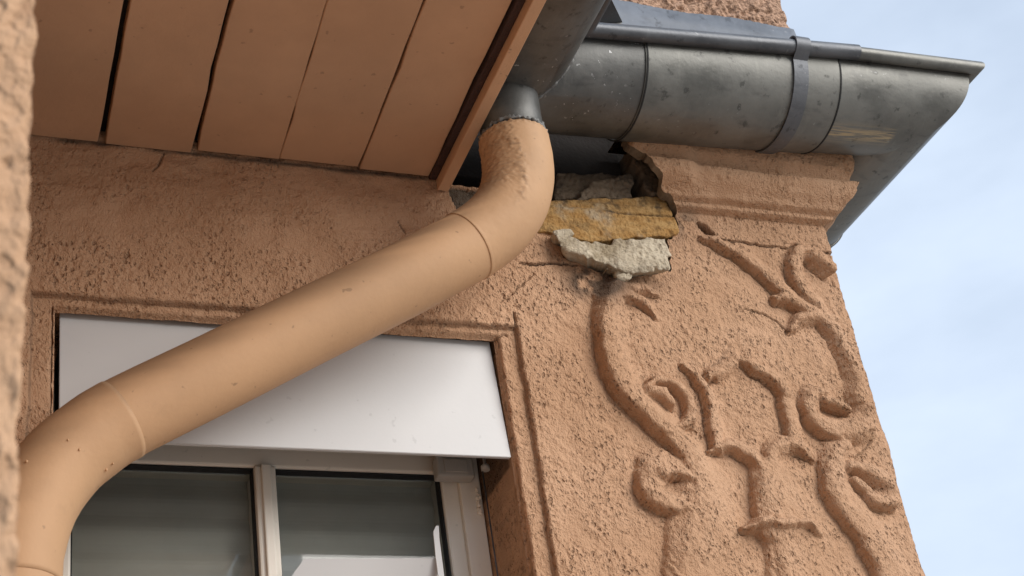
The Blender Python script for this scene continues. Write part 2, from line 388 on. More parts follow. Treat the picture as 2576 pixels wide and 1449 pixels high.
# left scroll (label 3)
stroke(z6([(530, 40), (490, 122), (448, 220), (440, 340), (462, 450), (505, 555), (572, 640), (650, 712), (728, 780)]), [6*mm, 8*mm, 12*mm, 13*mm, 13*mm, 14*mm, 14*mm, 14*mm, 14*mm], 19*mm, 3, 4.2, -1)
stroke(z6([(728, 780), (800, 850), (862, 945), (893, 1050), (893, 1150), (868, 1260), (846, 1350), (830, 1500), (815, 1950)]), [14*mm, 16*mm, 18*mm, 24*mm, 30*mm, 34*mm, 33*mm, 33*mm, 30*mm], 15*mm, 3, 1.25, -1)
stroke(z6([(470, 150), (545, 150), (620, 175), (690, 240)]), [12*mm, 9*mm, 7*mm, 3*mm], 12*mm, 3, 2.6, -1)
stroke(z6([(560, 110), (640, 118), (690, 138)]), [9*mm, 8*mm, 4*mm], 9*mm, 3)
stroke(z6([(620, 700), (665, 560), (740, 545), (815, 590), (855, 670), (838, 740), (770, 765)]), [8*mm, 9*mm, 10*mm, 11*mm, 12*mm, 12*mm, 7*mm], 13*mm, 3, 0.5)
stroke(z6([(665, 600), (715, 612), (755, 655)]), [13*mm, 16*mm, 11*mm], 19*mm, 3, 0.5)
stroke(z6([(825, 1000), (770, 965), (700, 955), (655, 1000), (650, 1060), (690, 1105), (760, 1140), (815, 1150)]), [9*mm, 15*mm, 17*mm, 17*mm, 17*mm, 16*mm, 13*mm, 10*mm], 16*mm, 3)
stroke(z6([(700, 985), (750, 985), (800, 995)]), [13*mm, 12*mm, 6*mm], 21*mm, 3, 0.5)
# right scroll (label 4)
stroke(z7([(1085, 200), (1200, 245), (1340, 318), (1480, 410), (1580, 490), (1690, 600), (1780, 690), (1900, 770), (2010, 830)]), [4*mm, 7*mm, 9*mm, 10*mm, 11*mm, 12*mm, 12*mm, 11*mm, 10*mm], 13*mm, 4, 1.7, -1)
stroke(z7([(1990, 820), (2080, 925), (2160, 1050), (2225, 1190), (2262, 1320), (2275, 1460)]), [9*mm, 10*mm, 11*mm, 11*mm, 11*mm, 11*mm], 13*mm, 4, 1.5, -1)
stroke(z6([(1612, 430), (1640, 540), (1662, 640), (1650, 715)]), [9*mm, 11*mm, 12*mm, 12*mm], 13*mm, 4, 1.3, -1)
stroke(z7([(1830, 300), (1790, 400), (1810, 530), (1880, 640), (1960, 730), (2010, 800)]), [7*mm, 10*mm, 11*mm, 11*mm, 10*mm, 8*mm], 14*mm, 4, 1.6, -1)
stroke(z7([(1830, 310), (1920, 320), (2010, 370), (2070, 450)]), [7*mm, 8*mm, 9*mm, 9*mm], 11*mm, 4)
stroke(z7([(1900, 370), (1960, 400), (2030, 470)]), [10*mm, 13*mm, 9*mm], 19*mm, 4, 0.5)
stroke(z7([(1660, 700), (1740, 690), (1850, 740), (1930, 790)]), [6*mm, 10*mm, 11*mm, 9*mm], 15*mm, 4)
stroke(z7([(1765, 920), (1840, 845), (1940, 825), (2060, 850)]), [3*mm, 8*mm, 10*mm, 10*mm], 14*mm, 4)
stroke(z6([(1470, 615), (1420, 615), (1395, 680), (1430, 745), (1500, 785), (1580, 795), (1645, 760), (1655, 690)]), [9*mm, 11*mm, 13*mm, 14*mm, 14*mm, 14*mm, 14*mm, 12*mm], 16*mm, 4)
stroke(z6([(1480, 645), (1530, 660), (1575, 690)]), [12*mm, 12*mm, 6*mm], 17*mm, 4, 0.5)
stroke(z6([(1560, 850), (1515, 920), (1508, 1020), (1545, 1110), (1610, 1190), (1680, 1280), (1725, 1370), (1770, 1480), (1880, 1950)]), [10*mm, 15*mm, 19*mm, 21*mm, 22*mm, 22*mm, 22*mm, 22*mm, 22*mm], 15*mm, 4, 1.5, -1)
stroke(z6([(1590, 950), (1670, 975), (1745, 1020), (1785, 1075), (1760, 1120), (1690, 1105)]), [8*mm, 11*mm, 12*mm, 12*mm, 11*mm, 9*mm], 15*mm, 4)
stroke(z6([(1620, 1010), (1680, 1060), (1720, 1095)]), [8*mm, 10*mm, 8*mm], 12*mm, 4, 0.5)
# shield-shaped cartouche (label 5)
stroke(z6([(818, 478), (885, 535), (930, 620), (955, 720), (965, 800), (975, 862)]), [4*mm, 7*mm, 9*mm, 9*mm, 9*mm, 8*mm], 13*mm, 5, 1.8, -1)
stroke(z6([(940, 525), (1010, 490), (1075, 440)]), [8*mm, 9*mm, 6*mm], 9*mm, 5, 1.6, 1)
stroke(z6([(1070, 445), (1150, 490), (1245, 545), (1290, 620)]), [5*mm, 9*mm, 10*mm, 10*mm], 14*mm, 5, 1.8, -1)
stroke(z6([(1285, 600), (1305, 700), (1325, 790), (1340, 860)]), [10*mm, 11*mm, 11*mm, 9*mm], 11*mm, 5, 1.6, -1)
stroke(z6([(945, 875), (1020, 855), (1090, 875), (1150, 930), (1195, 980)]), [3*mm, 8*mm, 10*mm, 10*mm, 8*mm], 15*mm, 5)
stroke(z6([(1225, 960), (1222, 900), (1275, 855), (1360, 865), (1425, 912)]), [10*mm, 10*mm, 11*mm, 9*mm, 3*mm], 15*mm, 5)
# bell-shaped stalk (label 6)
stroke(z6([(1205, 960), (1215, 1050), (1235, 1150), (1260, 1238)]), [13*mm, 30*mm, 34*mm, 37*mm], 16*mm, 6)
stroke(z6([(1090, 1246), (1180, 1228), (1280, 1236), (1380, 1240), (1455, 1268)]), [3*mm, 9*mm, 9*mm, 8*mm, 3*mm], 24*mm, 6)
stroke(z6([(1290, 1270), (1300, 1360), (1310, 1500), (1340, 1950)]), [28*mm, 33*mm, 36*mm, 36*mm], 13*mm, 6)
H -= 0.0055*COVE*(1-sstep(0.0, 0.006, H))
H = np.where(X > HX1+0.06, H*(1-sstep(XC-0.030, XC-0.008, X)), H)
# cornice over the ornamented pier and round its corner
cz = np.array([4.0, 5.402, 5.4045, 5.4135, 5.4155, 5.424, 5.434, 5.445, 5.4555, 5.459, 5.462, 5.468, 5.484, 5.53])
ch = np.array([0, 0, .0125, .0145, .0245, .030, .041, .048, .0505, .0500, .0415, .0425, .053, .057])
wz = (fbm(X, Z, 0.05, 61)-0.5)*0.0018
CH = np.interp(Z+wz, cz, ch); CH *= 1+(fbm(X, Z, 0.06, 71)-0.5)*0.08
CH += 0.010*(1-sstep(1.115, 1.145, X+wz*2))*(CH > 0.02)*sstep(5.42, 5.44, Z)      # swollen broken stub at the left end
cm = sstep(1.0, 1.03, X)
LAB[(CH*cm > H) & (CH > 0.003) & (cm > 0.5)] = 1
H = np.where(CH*cm > 0.0004, np.maximum(H, CH*cm), H)
SMOOTH = np.maximum(SMOOTH, 0.6*(CH > 0.003)*cm)
# cracks
def crack(px, wd, depth=0.007, jit=3.0, dirt_shade=0.95):
    global H, DIRT_SHADE
    P = []
    for k in range(len(px)-1):
        for t in np.linspace(0, 1, 7, endpoint=False):
            a = np.array(px[k])*(1-t)+np.array(px[k+1])*t; P.append(a+RNG.normal(0, jit, 2)*0.5)
    P.append(np.array(px[-1])); W = np.array([at(a, b)[[0, 2]] for a, b in P])
    m = 0.012; i0, i1 = np.searchsorted(zs, [W[:, 1].min()-m, W[:, 1].max()+m]); j0, j1 = np.searchsorted(S, [W[:, 0].min()-m, W[:, 0].max()+m])
    xx = X[i0:i1, j0:j1]; zz = Z[i0:i1, j0:j1]; best = np.full(xx.shape, 9.0)
    for k in range(len(W)-1):
        a, b = W[k], W[k+1]; d = b-a; L = d@d+1e-12; t = np.clip(((xx-a[0])*d[0]+(zz-a[1])*d[1])/L, 0, 1)
        ww = np.interp((k+0.5)/(len(W)-1), np.linspace(0, 1, len(wd)), wd)
        best = np.minimum(best, np.hypot(xx-a[0]-t*d[0], zz-a[1]-t*d[1])/ww)
    f = 1-sstep(0.4, 1.1, best)
    H[i0:i1, j0:j1] -= depth*f; DIRT_SHADE[i0:i1, j0:j1] = np.maximum(DIRT_SHADE[i0:i1, j0:j1], dirt_shade*f)
crack([(1756, 562), (1772, 574), (1792, 590)], [2*mm, 6*mm, 8*mm, 3*mm], 0.02)
crack([(1788, 588), (1812, 604), (1850, 606), (1900, 616), (1950, 622), (2002, 626)], [3.5*mm, 2.4*mm, 1.5*mm, 2.2*mm, 1.6*mm, 1.2*mm])
crack([(2035, 632), (2060, 636), (2092, 641)], [1.4*mm, 2.4*mm, 2.0*mm])
crack([(1312, 660), (1345, 668), (1382, 662), (1452, 666)], [1.2*mm, 2.2*mm, 2.0*mm, 1.4*mm])
crack([(1345, 690), (1318, 712), (1290, 735), (1262, 760)], [0.8*mm, 1.2*mm, 0.8*mm], 0.003, 5, 0.35)
crack([(1870, 776), (1920, 790), (1960, 815), (1985, 838)], [0.9*mm, 1.5*mm, 1.5*mm], 0.004, 2, 0.7)
crack([(1000, 555), (1012, 570), (1020, 583)], [0.8*mm, 1.4*mm], 0.003, 2, 0.7)
crack([(412, 385), (404, 405), (398, 420), (383, 432)], [1.0*mm, 1.4*mm, 1.0*mm], 0.004, 2, 0.8)
crack([(1290, 786), (1294, 800), (1298, 822)], [1.2*mm, 1.8*mm, 1.0*mm], 0.006, 1)
crack([(1255, 842), (1268, 834), (1280, 836)], [0.8*mm, 1.4*mm], 0.004, 2, 0.6)
crack([(1790, 925), (1815, 905), (1838, 870)], [1.5*mm, 4*mm, 3*mm], 0.001, 5, 0.32)
crack([(2155, 1150), (2185, 1120), (2200, 1100)], [1.0*mm, 1.6*mm, 1.0*mm], 0.003, 2, 0.5)
crack([(2092, 700), (2098, 715), (2102, 725)], [1.0*mm, 2.0*mm, 0.8*mm], 0.004, 1, 0.8)
# hand-trowelled surface: stipple with quiet patches, sagging folds below the eaves
ca, sa = math.cos(math.radians(24)), math.sin(math.radians(24))
U = X*ca+Z*sa; Vv = (-X*sa+Z*ca)*0.6
pit = sstep(0.56, 0.76, vnoise(U, Vv, 0.0062, 91)*0.65+vnoise(U, Vv, 0.0036, 92)*0.35)
quiet = sstep(0.30, 0.55, fbm(X, Z, 0.09, 95))
eave = sstep(5.22, 5.32, Z)*(1-sstep(0.72, 0.8, X))
amp = (0.25+0.75*quiet)*(1-0.75*SMOOTH)*(1-0.75*eave)
SMOOTH = np.maximum(SMOOTH, 0.8*eave*(0.6+0.4*quiet)); H -= 0.0008*pit*amp*(1-0.7*sstep(XC-0.05, XC-0.01, X))
H += (vnoise(X, Z, 0.0048, 97)-0.5)*0.0018*(1-0.6*SMOOTH)*(1-0.6*eave)*(1-0.6*sstep(XC-0.05, XC-0.01, X))
H += (fbm(X, Z, 0.035, 99)-0.5)*0.004 + (fbm(X, Z, 0.2, 98)-0.5)*0.006
H += eave*(fbm(X*0.45, Z*1.2, 0.022, 101, 3)-0.5)*0.006
ragged = (LAB == 1)*sstep(XC-0.03, XC, X); H += ragged*(fbm(X, Z, 0.02, 103)-0.5)*0.011
# lump's shadow painted in with grime, a streak beside it, mortar wash under stub
P0, _n0 = field(cols, zs, H); PXx, PXy = proj(P0)
nn = fbm(X, Z, 0.025, 111, 4)
soot_shadow = np.exp(-(((PXx-1505)/70)**2+((PXy-708)/40)**2))*sstep(0.30, 0.62, nn+0.12)
DIRT_SHADE = np.maximum(DIRT_SHADE, np.clip(soot_shadow*1.9, 0, 0.92)*(np.abs(H) < 0.03))
streak = np.exp(-((PXx-1650)/45)**2)*(PXy > 690)*np.exp(-((PXy-700)/40)**2)*nn; DIRT_SHADE = np.maximum(DIRT_SHADE, 0.7*streak)
wash = (np.exp(-((PXx-1725)/30)**2-((PXy-560)/45)**2))*sstep(0.45, 0.6, nn); RAW = np.maximum(RAW, 0.6*wash)
# bare mortar left of the downpipe
lp = inpoly(PXx+(nn-0.5)*14, PXy+(nn-0.5)*14, [(1128, 474), (1230, 474), (1240, 530), (1180, 548), (1150, 528), (1140, 505)])
RAW = np.where(lp, 1.0, RAW); H = np.where(lp, H-0.006, H); DIRT_SHADE = np.where(lp, 0.25, DIRT_SHADE)
# irregular dark line along the top below the soffit
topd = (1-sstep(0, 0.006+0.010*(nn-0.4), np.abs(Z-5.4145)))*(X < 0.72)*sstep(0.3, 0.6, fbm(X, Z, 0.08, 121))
DIRT_SHADE = np.maximum(DIRT_SHADE, 0.9*np.clip(topd, 0, 1))
P, nrm = field(cols, zs, H)
P[-1, :, 1] = np.where(np.arange(X.shape[1]) <= NX, 0.02, P[-1, :, 1])           # top edge turned back
PXx, PXy = proj(P)
HOLE = [(1112, 200), (1116, 466), (1222, 472), (1290, 505), (1360, 560), (1388, 586), (1402, 612), (1425, 646), (1480, 672), (1545, 700), (1575, 712), (1612, 696), (1652, 690), (1684, 680),
        (1690, 640), (1678, 600), (1712, 590), (1703, 540), (1690, 488), (1668, 484), (1662, 462), (1668, 440), (1650, 418), (1640, 396), (1616, 385), (1592, 366), (1578, 330), (1560, 200)]
jx = (fbm(X, Z, 0.014, 131, 3)-0.5)*22; jy = (fbm(X, Z, 0.014, 141, 3)-0.5)*22
hole = inpoly(PXx+jx, PXy+jy, HOLE) & (X < XC-0.02)
Qa = quads_of(*X.shape)
fc = lambda A: (A[:-1, :-1]+A[:-1, 1:]+A[1:, 1:]+A[1:, :-1])/4
win = fc(((X > HX0+0.004) & (X < HX1-0.004) & (Z < HZ1+0.005*(X-HX0)-0.003)).astype(float)) > 0.99
cav = fc(hole.astype(float)) > 0.5
keep = ~(win | cav)
LF = LAB[:-1, :-1]
ids = np.arange(X.size).reshape(X.shape)
def bedges():
    for (i, j) in np.argwhere(cav & ~win):
        for (di, dj, a, b) in ((-1, 0, (i, j), (i, j+1)), (1, 0, (i+1, j+1), (i+1, j)), (0, -1, (i+1, j), (i, j)), (0, 1, (i, j+1), (i+1, j+1))):
            ii, jj = i+di, j+dj
            if 0 <= ii < keep.shape[0] and 0 <= jj < keep.shape[1] and keep[ii, jj]: yield ids[a], ids[b]
BE = list(bedges()); nb = {}
for a, b in BE: nb.setdefault(a, []).append(b); nb.setdefault(b, []).append(a)
Pf = P.reshape(-1, 3)
for _ in range(4):
    new = {k: 0.4*Pf[k]+0.6*np.mean([Pf[q] for q in v], axis=0) for k, v in nb.items() if len(v) > 1}
    for k, v in new.items(): Pf[k] = v
attrs = dict(dirt_shade=DIRT_SHADE, raw=RAW, smooth=SMOOTH)
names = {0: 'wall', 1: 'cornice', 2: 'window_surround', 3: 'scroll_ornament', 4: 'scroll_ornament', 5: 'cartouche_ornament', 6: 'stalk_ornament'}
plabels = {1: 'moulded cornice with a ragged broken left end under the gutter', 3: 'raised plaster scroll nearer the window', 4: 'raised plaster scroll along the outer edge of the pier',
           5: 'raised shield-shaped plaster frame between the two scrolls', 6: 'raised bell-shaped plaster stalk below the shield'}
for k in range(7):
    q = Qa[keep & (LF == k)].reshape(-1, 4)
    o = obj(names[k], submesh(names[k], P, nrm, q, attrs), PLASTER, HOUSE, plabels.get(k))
# broken plaster edge (thickness of the render) round the cavity
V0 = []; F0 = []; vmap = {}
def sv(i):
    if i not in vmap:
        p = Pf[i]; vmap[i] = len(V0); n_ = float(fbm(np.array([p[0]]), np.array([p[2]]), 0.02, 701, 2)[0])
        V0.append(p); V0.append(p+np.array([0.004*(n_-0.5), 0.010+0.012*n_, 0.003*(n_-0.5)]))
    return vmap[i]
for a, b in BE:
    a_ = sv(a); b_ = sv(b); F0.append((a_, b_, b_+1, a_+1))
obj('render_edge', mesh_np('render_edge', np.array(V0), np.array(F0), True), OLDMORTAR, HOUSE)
# window reveal (jambs and head)
def gridquad(name, p00, p10, p11, p01, nu, nv, amp, seed):
    u = np.linspace(0, 1, nu+1); v = np.linspace(0, 1, nv+1); UU, VV = np.meshgrid(u, v)
    p = [np.array(a, float) for a in (p00, p10, p11, p01)]
    G = (p[0]*((1-UU)*(1-VV))[..., None]+p[1]*(UU*(1-VV))[..., None]+p[2]*(UU*VV)[..., None]+p[3]*((1-UU)*VV)[..., None])
    nr = np.cross(p[1]-p[0], p[3]-p[0]); nr /= np.linalg.norm(nr); d = np.linalg.norm(p[1]-p[0]); e = np.linalg.norm(p[3]-p[0])
    hh = (fbm(UU*d, VV*e, 0.010, seed)-0.5)*amp*2+(fbm(UU*d, VV*e, 0.05, seed+5)-0.5)*amp
    G = G+nr*hh[..., None]
    return G.reshape(-1, 3), quads_of(nv+1, nu+1).reshape(-1, 4)
V = []; Q = []; off = 0; DD = []
for args in (((HX1-0.002, 0.010, 4.3), (HX1-0.002, 0.30, 4.3), (HX1-0.002, 0.30, 5.166), (HX1-0.002, 0.010, 5.166), 60, 200, 0.0018, 5),
             ((HX0+0.002, 0.30, 4.3), (HX0+0.002, 0.010, 4.3), (HX0+0.002, 0.010, 5.161), (HX0+0.002, 0.30, 5.161), 60, 200, 0.0018, 8),
             ((HX0, 0.012, HZ1+0.005), (HX1, 0.012, HZ1+0.011), (HX1, 0.30, HZ1+0.011), (HX0, 0.30, HZ1+0.005), 160, 60, 0.0025, 11)):
    v, q = gridquad('r', *args); V.append(v); Q.append(q+off); off += len(v)
    DD.append(np.where(v[:, 2] > 5.14, 0.9*sstep(0.012, 0.022, v[:, 1]+(fbm(v[:, 0], v[:, 1], 0.02, 77)-0.5)*0.02)*sstep(0.28, 0.33, v[:, 0]), 0.75*sstep(0.028, 0.04, v[:, 1])*(v[:, 2] > 4.965)))  # shade of the gap behind the cover painted on head and jambs
obj('window_reveal', mesh_np('window_reveal', np.vstack(V), np.vstack(Q), attrs=dict(dirt_shade=np.concatenate(DD))), PLASTER, HOUSE)
# plain masonry around and behind the modelled face
bm = bmesh.new()
box_bm(bm, 0.0, HX0-0.003, 0.028, 0.6, 4.3, 5.41); box_bm(bm, HX1+0.003, XC-0.03, 0.075, 0.6, 4.3, 5.29); box_bm(bm, 1.13, XC-0.03, 0.030, 0.6, 5.29, 5.63); box_bm(bm, XC-0.0298, XC-0.004, 0.031, 0.6, 5.507, 5.625)
box_bm(bm, HX0-0.003, 0.70, 0.032, 0.6, 5.175, 5.41); box_bm(bm, 0.0, XC-0.004, 0.31, 3.0, 0.0, 4.30); box_bm(bm, 0.0, XC-0.004, 0.6, 3.0, 4.30, 5.50)
box_bm(bm, 0.0, XC-0.004, 0.004, 0.30, 0.0, 4.3); box_bm(bm, 0.0, HX0-0.003, 0.004, 0.027, 4.3, 4.605); box_bm(bm, HX1+0.003, XC-0.002, 0.004, 0.074, 4.3, 4.605)
box_bm(bm, 0.70, 1.13, 0.20, 0.6, 5.29, 5.56)
obj('masonry_core', bm_mesh('masonry_core', bm), PLASTER, HOUSE)
# inside the cavity: old boards, flakes of mortar, yellow sandstone, lump of pale mortar
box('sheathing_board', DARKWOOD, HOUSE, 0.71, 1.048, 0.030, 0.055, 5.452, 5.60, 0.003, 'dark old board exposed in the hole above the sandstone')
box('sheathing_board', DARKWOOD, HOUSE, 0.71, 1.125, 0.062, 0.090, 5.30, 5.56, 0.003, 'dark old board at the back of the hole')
def slab(name, mat, px, Y0, Yb, label, seed, relief=0.006, edge=0.010, step=0.0018, jit=0.006, tilt=0.0, layers=None, darkfun=None, rough=0.004, under=0.0, undn=0.03):
    poly = [tuple(at(a, b, Y0)[[0, 2]]) for a, b in px]
    xs = [p[0] for p in poly]; zz_ = [p[1] for p in poly]
    gx = np.arange(min(xs)-0.01, max(xs)+0.01, step); gz = np.arange(min(zz_)-0.01, max(zz_)+0.01, step); GX, GZ = np.meshgrid(gx, gz)
    jx_ = (fbm(GX, GZ, 0.018, seed, 4)-0.5)*jit*2; jz_ = (fbm(GX, GZ, 0.018, seed+50, 4)-0.5)*jit*2
    ins = inpoly(GX+jx_, GZ+jz_, poly)
    d = np.full(GX.shape, 9.0)
    for i in range(len(poly)):
        a = np.array(poly[i]); b = np.array(poly[(i+1) % len(poly)]); dd = b-a; L = dd@dd+1e-12
        t = np.clip(((GX+jx_-a[0])*dd[0]+(GZ+jz_-a[1])*dd[1])/L, 0, 1); d = np.minimum(d, np.hypot(GX+jx_-a[0]-t*dd[0], GZ+jz_-a[1]-t*dd[1]))
    hh = -edge*0.8*np.exp(-d/edge*1.6)+(fbm(GX, GZ, 0.03, seed+7, 5)-0.5)*relief*2+(vnoise(GX, GZ, 0.004, seed+9)-0.5)*rough
    if layers is not None: hh = hh+layers(GX, GZ)
    hh = hh+tilt*(GZ-np.mean(zz_))
    PP_ = np.stack([GX, Y0-hh, GZ], -1); q = quads_of(*GX.shape)
    kf = (ins[:-1, :-1] & ins[:-1, 1:] & ins[1:, 1:] & ins[1:, :-1]); Vv_ = [tuple(v) for v in PP_.reshape(-1, 3)]
    Fq = [tuple(f) for f in q[kf].reshape(-1, 4)]; idd = np.arange(GX.size).reshape(GX.shape)
    cx_, cz_ = np.mean([p[0] for p in poly]), np.mean([p[1] for p in poly]); NR = max(2, int(abs(Yb-Y0)/0.004)); bkeys = []; bq = []
    for (i, j) in np.argwhere(kf):
        for (di, dj, a, b) in ((-1, 0, (i, j+1), (i, j)), (1, 0, (i+1, j), (i+1, j+1)), (0, -1, (i, j), (i+1, j)), (0, 1, (i+1, j+1), (i, j+1))):
            ii, jj = i+di, j+dj
            if not (0 <= ii < kf.shape[0] and 0 <= jj < kf.shape[1]) or not kf[ii, jj]: bq.append((idd[a], idd[b]))
    bids = sorted({k for q_ in bq for k in q_}); pos = {k: n_ for n_, k in enumerate(bids)}; nbr = {k: [] for k in bids}
    for a_, b_ in bq: nbr[a_].append(b_); nbr[b_].append(a_)
    for _ in range(4):
        nw = {k: np.array(Vv_[k])*0.4+0.6*np.mean([Vv_[q_] for q_ in v], axis=0) for k, v in nbr.items()}
        for k, v in nw.items(): Vv_[k] = tuple(v)
    B0 = np.array([Vv_[k] for k in bids]); rings = [bids]
    ang = np.arctan2(B0[:, 2]-cz_, B0[:, 0]-cx_)*0.06
    for r_ in range(1, NR+1):
        t_ = r_/NR; nse = (fbm(ang, np.full(len(ang), t_*abs(Yb-Y0)), 0.009, seed+31, 3)-0.5)
        k_ = 1-under*t_+nse*undn*min(1, 3*t_); base_ = len(Vv_)
        ring_ = np.stack([cx_+(B0[:, 0]-cx_)*k_, B0[:, 1]+(Yb-B0[:, 1])*t_, cz_+(B0[:, 2]-cz_)*k_], -1)
        Vv_ += [tuple(v) for v in ring_]; rings.append([base_+n_ for n_ in range(len(bids))])
    for (a_, b_) in bq:
        for r_ in range(NR): Fq.append((rings[r_][pos[a_]], rings[r_][pos[b_]], rings[r_+1][pos[b_]], rings[r_+1][pos[a_]]))
    Fq = np.array(Fq); idx, inv = np.unique(Fq, return_inverse=True)
    VV_ = np.array(Vv_)[idx]; dirt_shade = np.zeros(len(VV_))
    if darkfun is not None: dirt_shade = darkfun(VV_)
    return obj(name, mesh_np(name, VV_, inv.reshape(Fq.shape), True, None, dict(dirt_shade=dirt_shade)), mat, HOUSE, label)
def stone_layers(x, z):
    zl = 5.387+0.035*(x-1.0); return -0.009*np.exp(-((z-zl)/0.0022)**2)*sstep(0.985, 1.02, x)-0.007*sstep(5.387, 5.393, z-0.035*(x-1.0))*0.6
def stone_dirt(v):
    zl = 5.387+0.035*(v[:, 0]-1.0); n_ = fbm(v[:, 0], v[:, 2], 0.012, 211, 3)
    return np.clip(0.75*np.exp(-((v[:, 2]-zl)/0.0022)**2)*sstep(0.97, 1.0, v[:, 0])+0.30*sstep(zl+0.002, zl+0.014, v[:, 2])*n_*1.4+0.35*sstep(0.62, 0.72, n_)+0.5*np.exp(-((v[:, 2]-zl-0.017)/0.0014)**2)*n_, 0, 1)
slab('exposed_sandstone', SANDSTONE, [(1330, 500), (1400, 497), (1480, 494), (1560, 492), (1640, 488), (1672, 486), (1690, 520), (1700, 545), (1712, 592), (1640, 596), (1560, 604), (1460, 606), (1390, 588), (1340, 580)],
     -0.004, 0.06, 'yellow sandstone block exposed where the render fell off', 201, relief=0.0018, edge=0.0022, layers=stone_layers, jit=0.0032, rough=0.0026, darkfun=stone_dirt)
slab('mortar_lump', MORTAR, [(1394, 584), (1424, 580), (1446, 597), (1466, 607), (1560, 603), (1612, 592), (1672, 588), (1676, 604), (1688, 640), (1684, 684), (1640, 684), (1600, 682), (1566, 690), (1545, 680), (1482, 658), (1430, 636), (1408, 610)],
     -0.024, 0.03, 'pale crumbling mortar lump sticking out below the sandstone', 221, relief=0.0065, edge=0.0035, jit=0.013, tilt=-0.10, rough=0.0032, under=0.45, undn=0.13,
     darkfun=lambda v: np.clip(sstep(5.290, 5.255, v[:, 2])*0.5*(fbm(v[:, 0], v[:, 2], 0.01, 5)+0.1)+sstep(-0.016, 0.01, v[:, 1])*0.6*fbm(v[:, 0], v[:, 2], 0.012, 6)*1.5, 0, 1))  # lump darker towards its underside and its back
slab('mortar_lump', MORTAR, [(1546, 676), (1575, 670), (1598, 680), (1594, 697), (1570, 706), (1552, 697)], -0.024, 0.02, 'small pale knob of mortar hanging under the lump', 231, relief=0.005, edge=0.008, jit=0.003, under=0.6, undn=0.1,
     darkfun=lambda v: np.clip(sstep(5.262, 5.235, v[:, 2])*0.6+sstep(-0.018, 0.02, v[:, 1])*0.8, 0, 1))  # knob darker towards its underside and its back
slab('mortar_flake', MORTAR, [(1391, 579), (1438, 571), (1447, 590), (1422, 598), (1396, 595)], -0.018, 0.01, 'small pale chip of mortar against the downpipe', 271, relief=0.002, edge=0.003, jit=0.003, rough=0.0015, under=0.2)
slab('mortar_flake', OLDMORTAR, [(1440, 500), (1462, 478), (1484, 470), (1490, 452), (1540, 448), (1580, 432), (1602, 446), (1590, 470), (1600, 500)], 0.006, 0.06, 'greyish flake of old mortar above the sandstone', 241, relief=0.003, edge=0.003, jit=0.006)
slab('mortar_flake', OLDMORTAR, [(1582, 360), (1620, 384), (1645, 410), (1664, 442), (1672, 490), (1640, 494), (1622, 455), (1606, 420), (1590, 404)], 0.004, 0.06, 'brown flake of old mortar beside the broken cornice', 251, relief=0.006, edge=0.006, jit=0.005)
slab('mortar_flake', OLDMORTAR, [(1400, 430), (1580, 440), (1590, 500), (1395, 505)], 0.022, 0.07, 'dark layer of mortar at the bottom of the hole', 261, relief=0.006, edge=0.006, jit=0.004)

# window in the opening: frame, mullion, panes, slatted blind behind
WIN = bpy.data.objects.new('window', None); COL.objects.link(WIN); WIN.parent = HOUSE; WIN.matrix_parent_inverse = HOUSE.matrix_world.inverted()
bm = bmesh.new()
FY = 0.15
box_bm(bm, HX0+0.003, 0.2265, FY, FY+0.05, 4.30, 5.145, 0.003); box_bm(bm, 0.7275, HX1-0.004, FY, FY+0.05, 4.30, 5.145, 0.003)
box_bm(bm, 0.2268, 0.7272, FY+0.001, FY+0.05, 5.0135, 5.144, 0.003)
box_bm(bm, 0.7500, HX1-0.0045, FY-0.010, FY-0.0005, 4.30, 5.06, 0.002)
obj('frame', bm_mesh('frame', bm), FRAME, WIN)
bm = bmesh.new(); box_bm(bm, 0.4640, 0.4925, FY-0.004, FY+0.05, 4.30, 5.0130, 0.003); box_bm(bm, 0.4715, 0.4845, FY-0.010, FY-0.0045, 4.30, 5.0125, 0.002)
obj('mullion', bm_mesh('mullion', bm), FRAME, WIN)
for a, b in ((0.2265, 0.464), (0.4925, 0.7275)):
    bm = bmesh.new()
    for (x0, x1, z0, z1) in ((a+.0003, a+.0022, 4.30, 5.013), (b-.0022, b-.0003, 4.30, 5.013), (a+.0025, b-.0025, 5.0110, 5.0128)):
        box_bm(bm, x0, x1, FY+0.006, FY+0.02, z0, z1)
    obj('seal', bm_mesh('seal', bm), SEAL, WIN)
    box('pane', GLASS, WIN, a+0.0005, b-0.0005, FY+0.022, FY+0.026, 4.30, 5.0125)
bm = bmesh.new(); z = 4.30
while z < 5.14:
    n = 8; pts = [(FY+0.045+0.0030*math.cos(2*math.pi*i/n), z+0.047*i/n) for i in range(n+1)]
    for i in range(n):
        bm.faces.new([bm.verts.new(p) for p in ((0.19, pts[i][0], pts[i][1]), (0.78, pts[i][0], pts[i][1]), (0.78, pts[i+1][0], pts[i+1][1]), (0.19, pts[i+1][0], pts[i+1][1]))])
    z += 0.047
box_bm(bm, 0.19, 0.78, FY+0.06, FY+0.07, 4.30, 5.14)
obj('slat_blind', bm_mesh('slat_blind', bm), SLAT, WIN, 'dark grey slatted blind behind the panes')

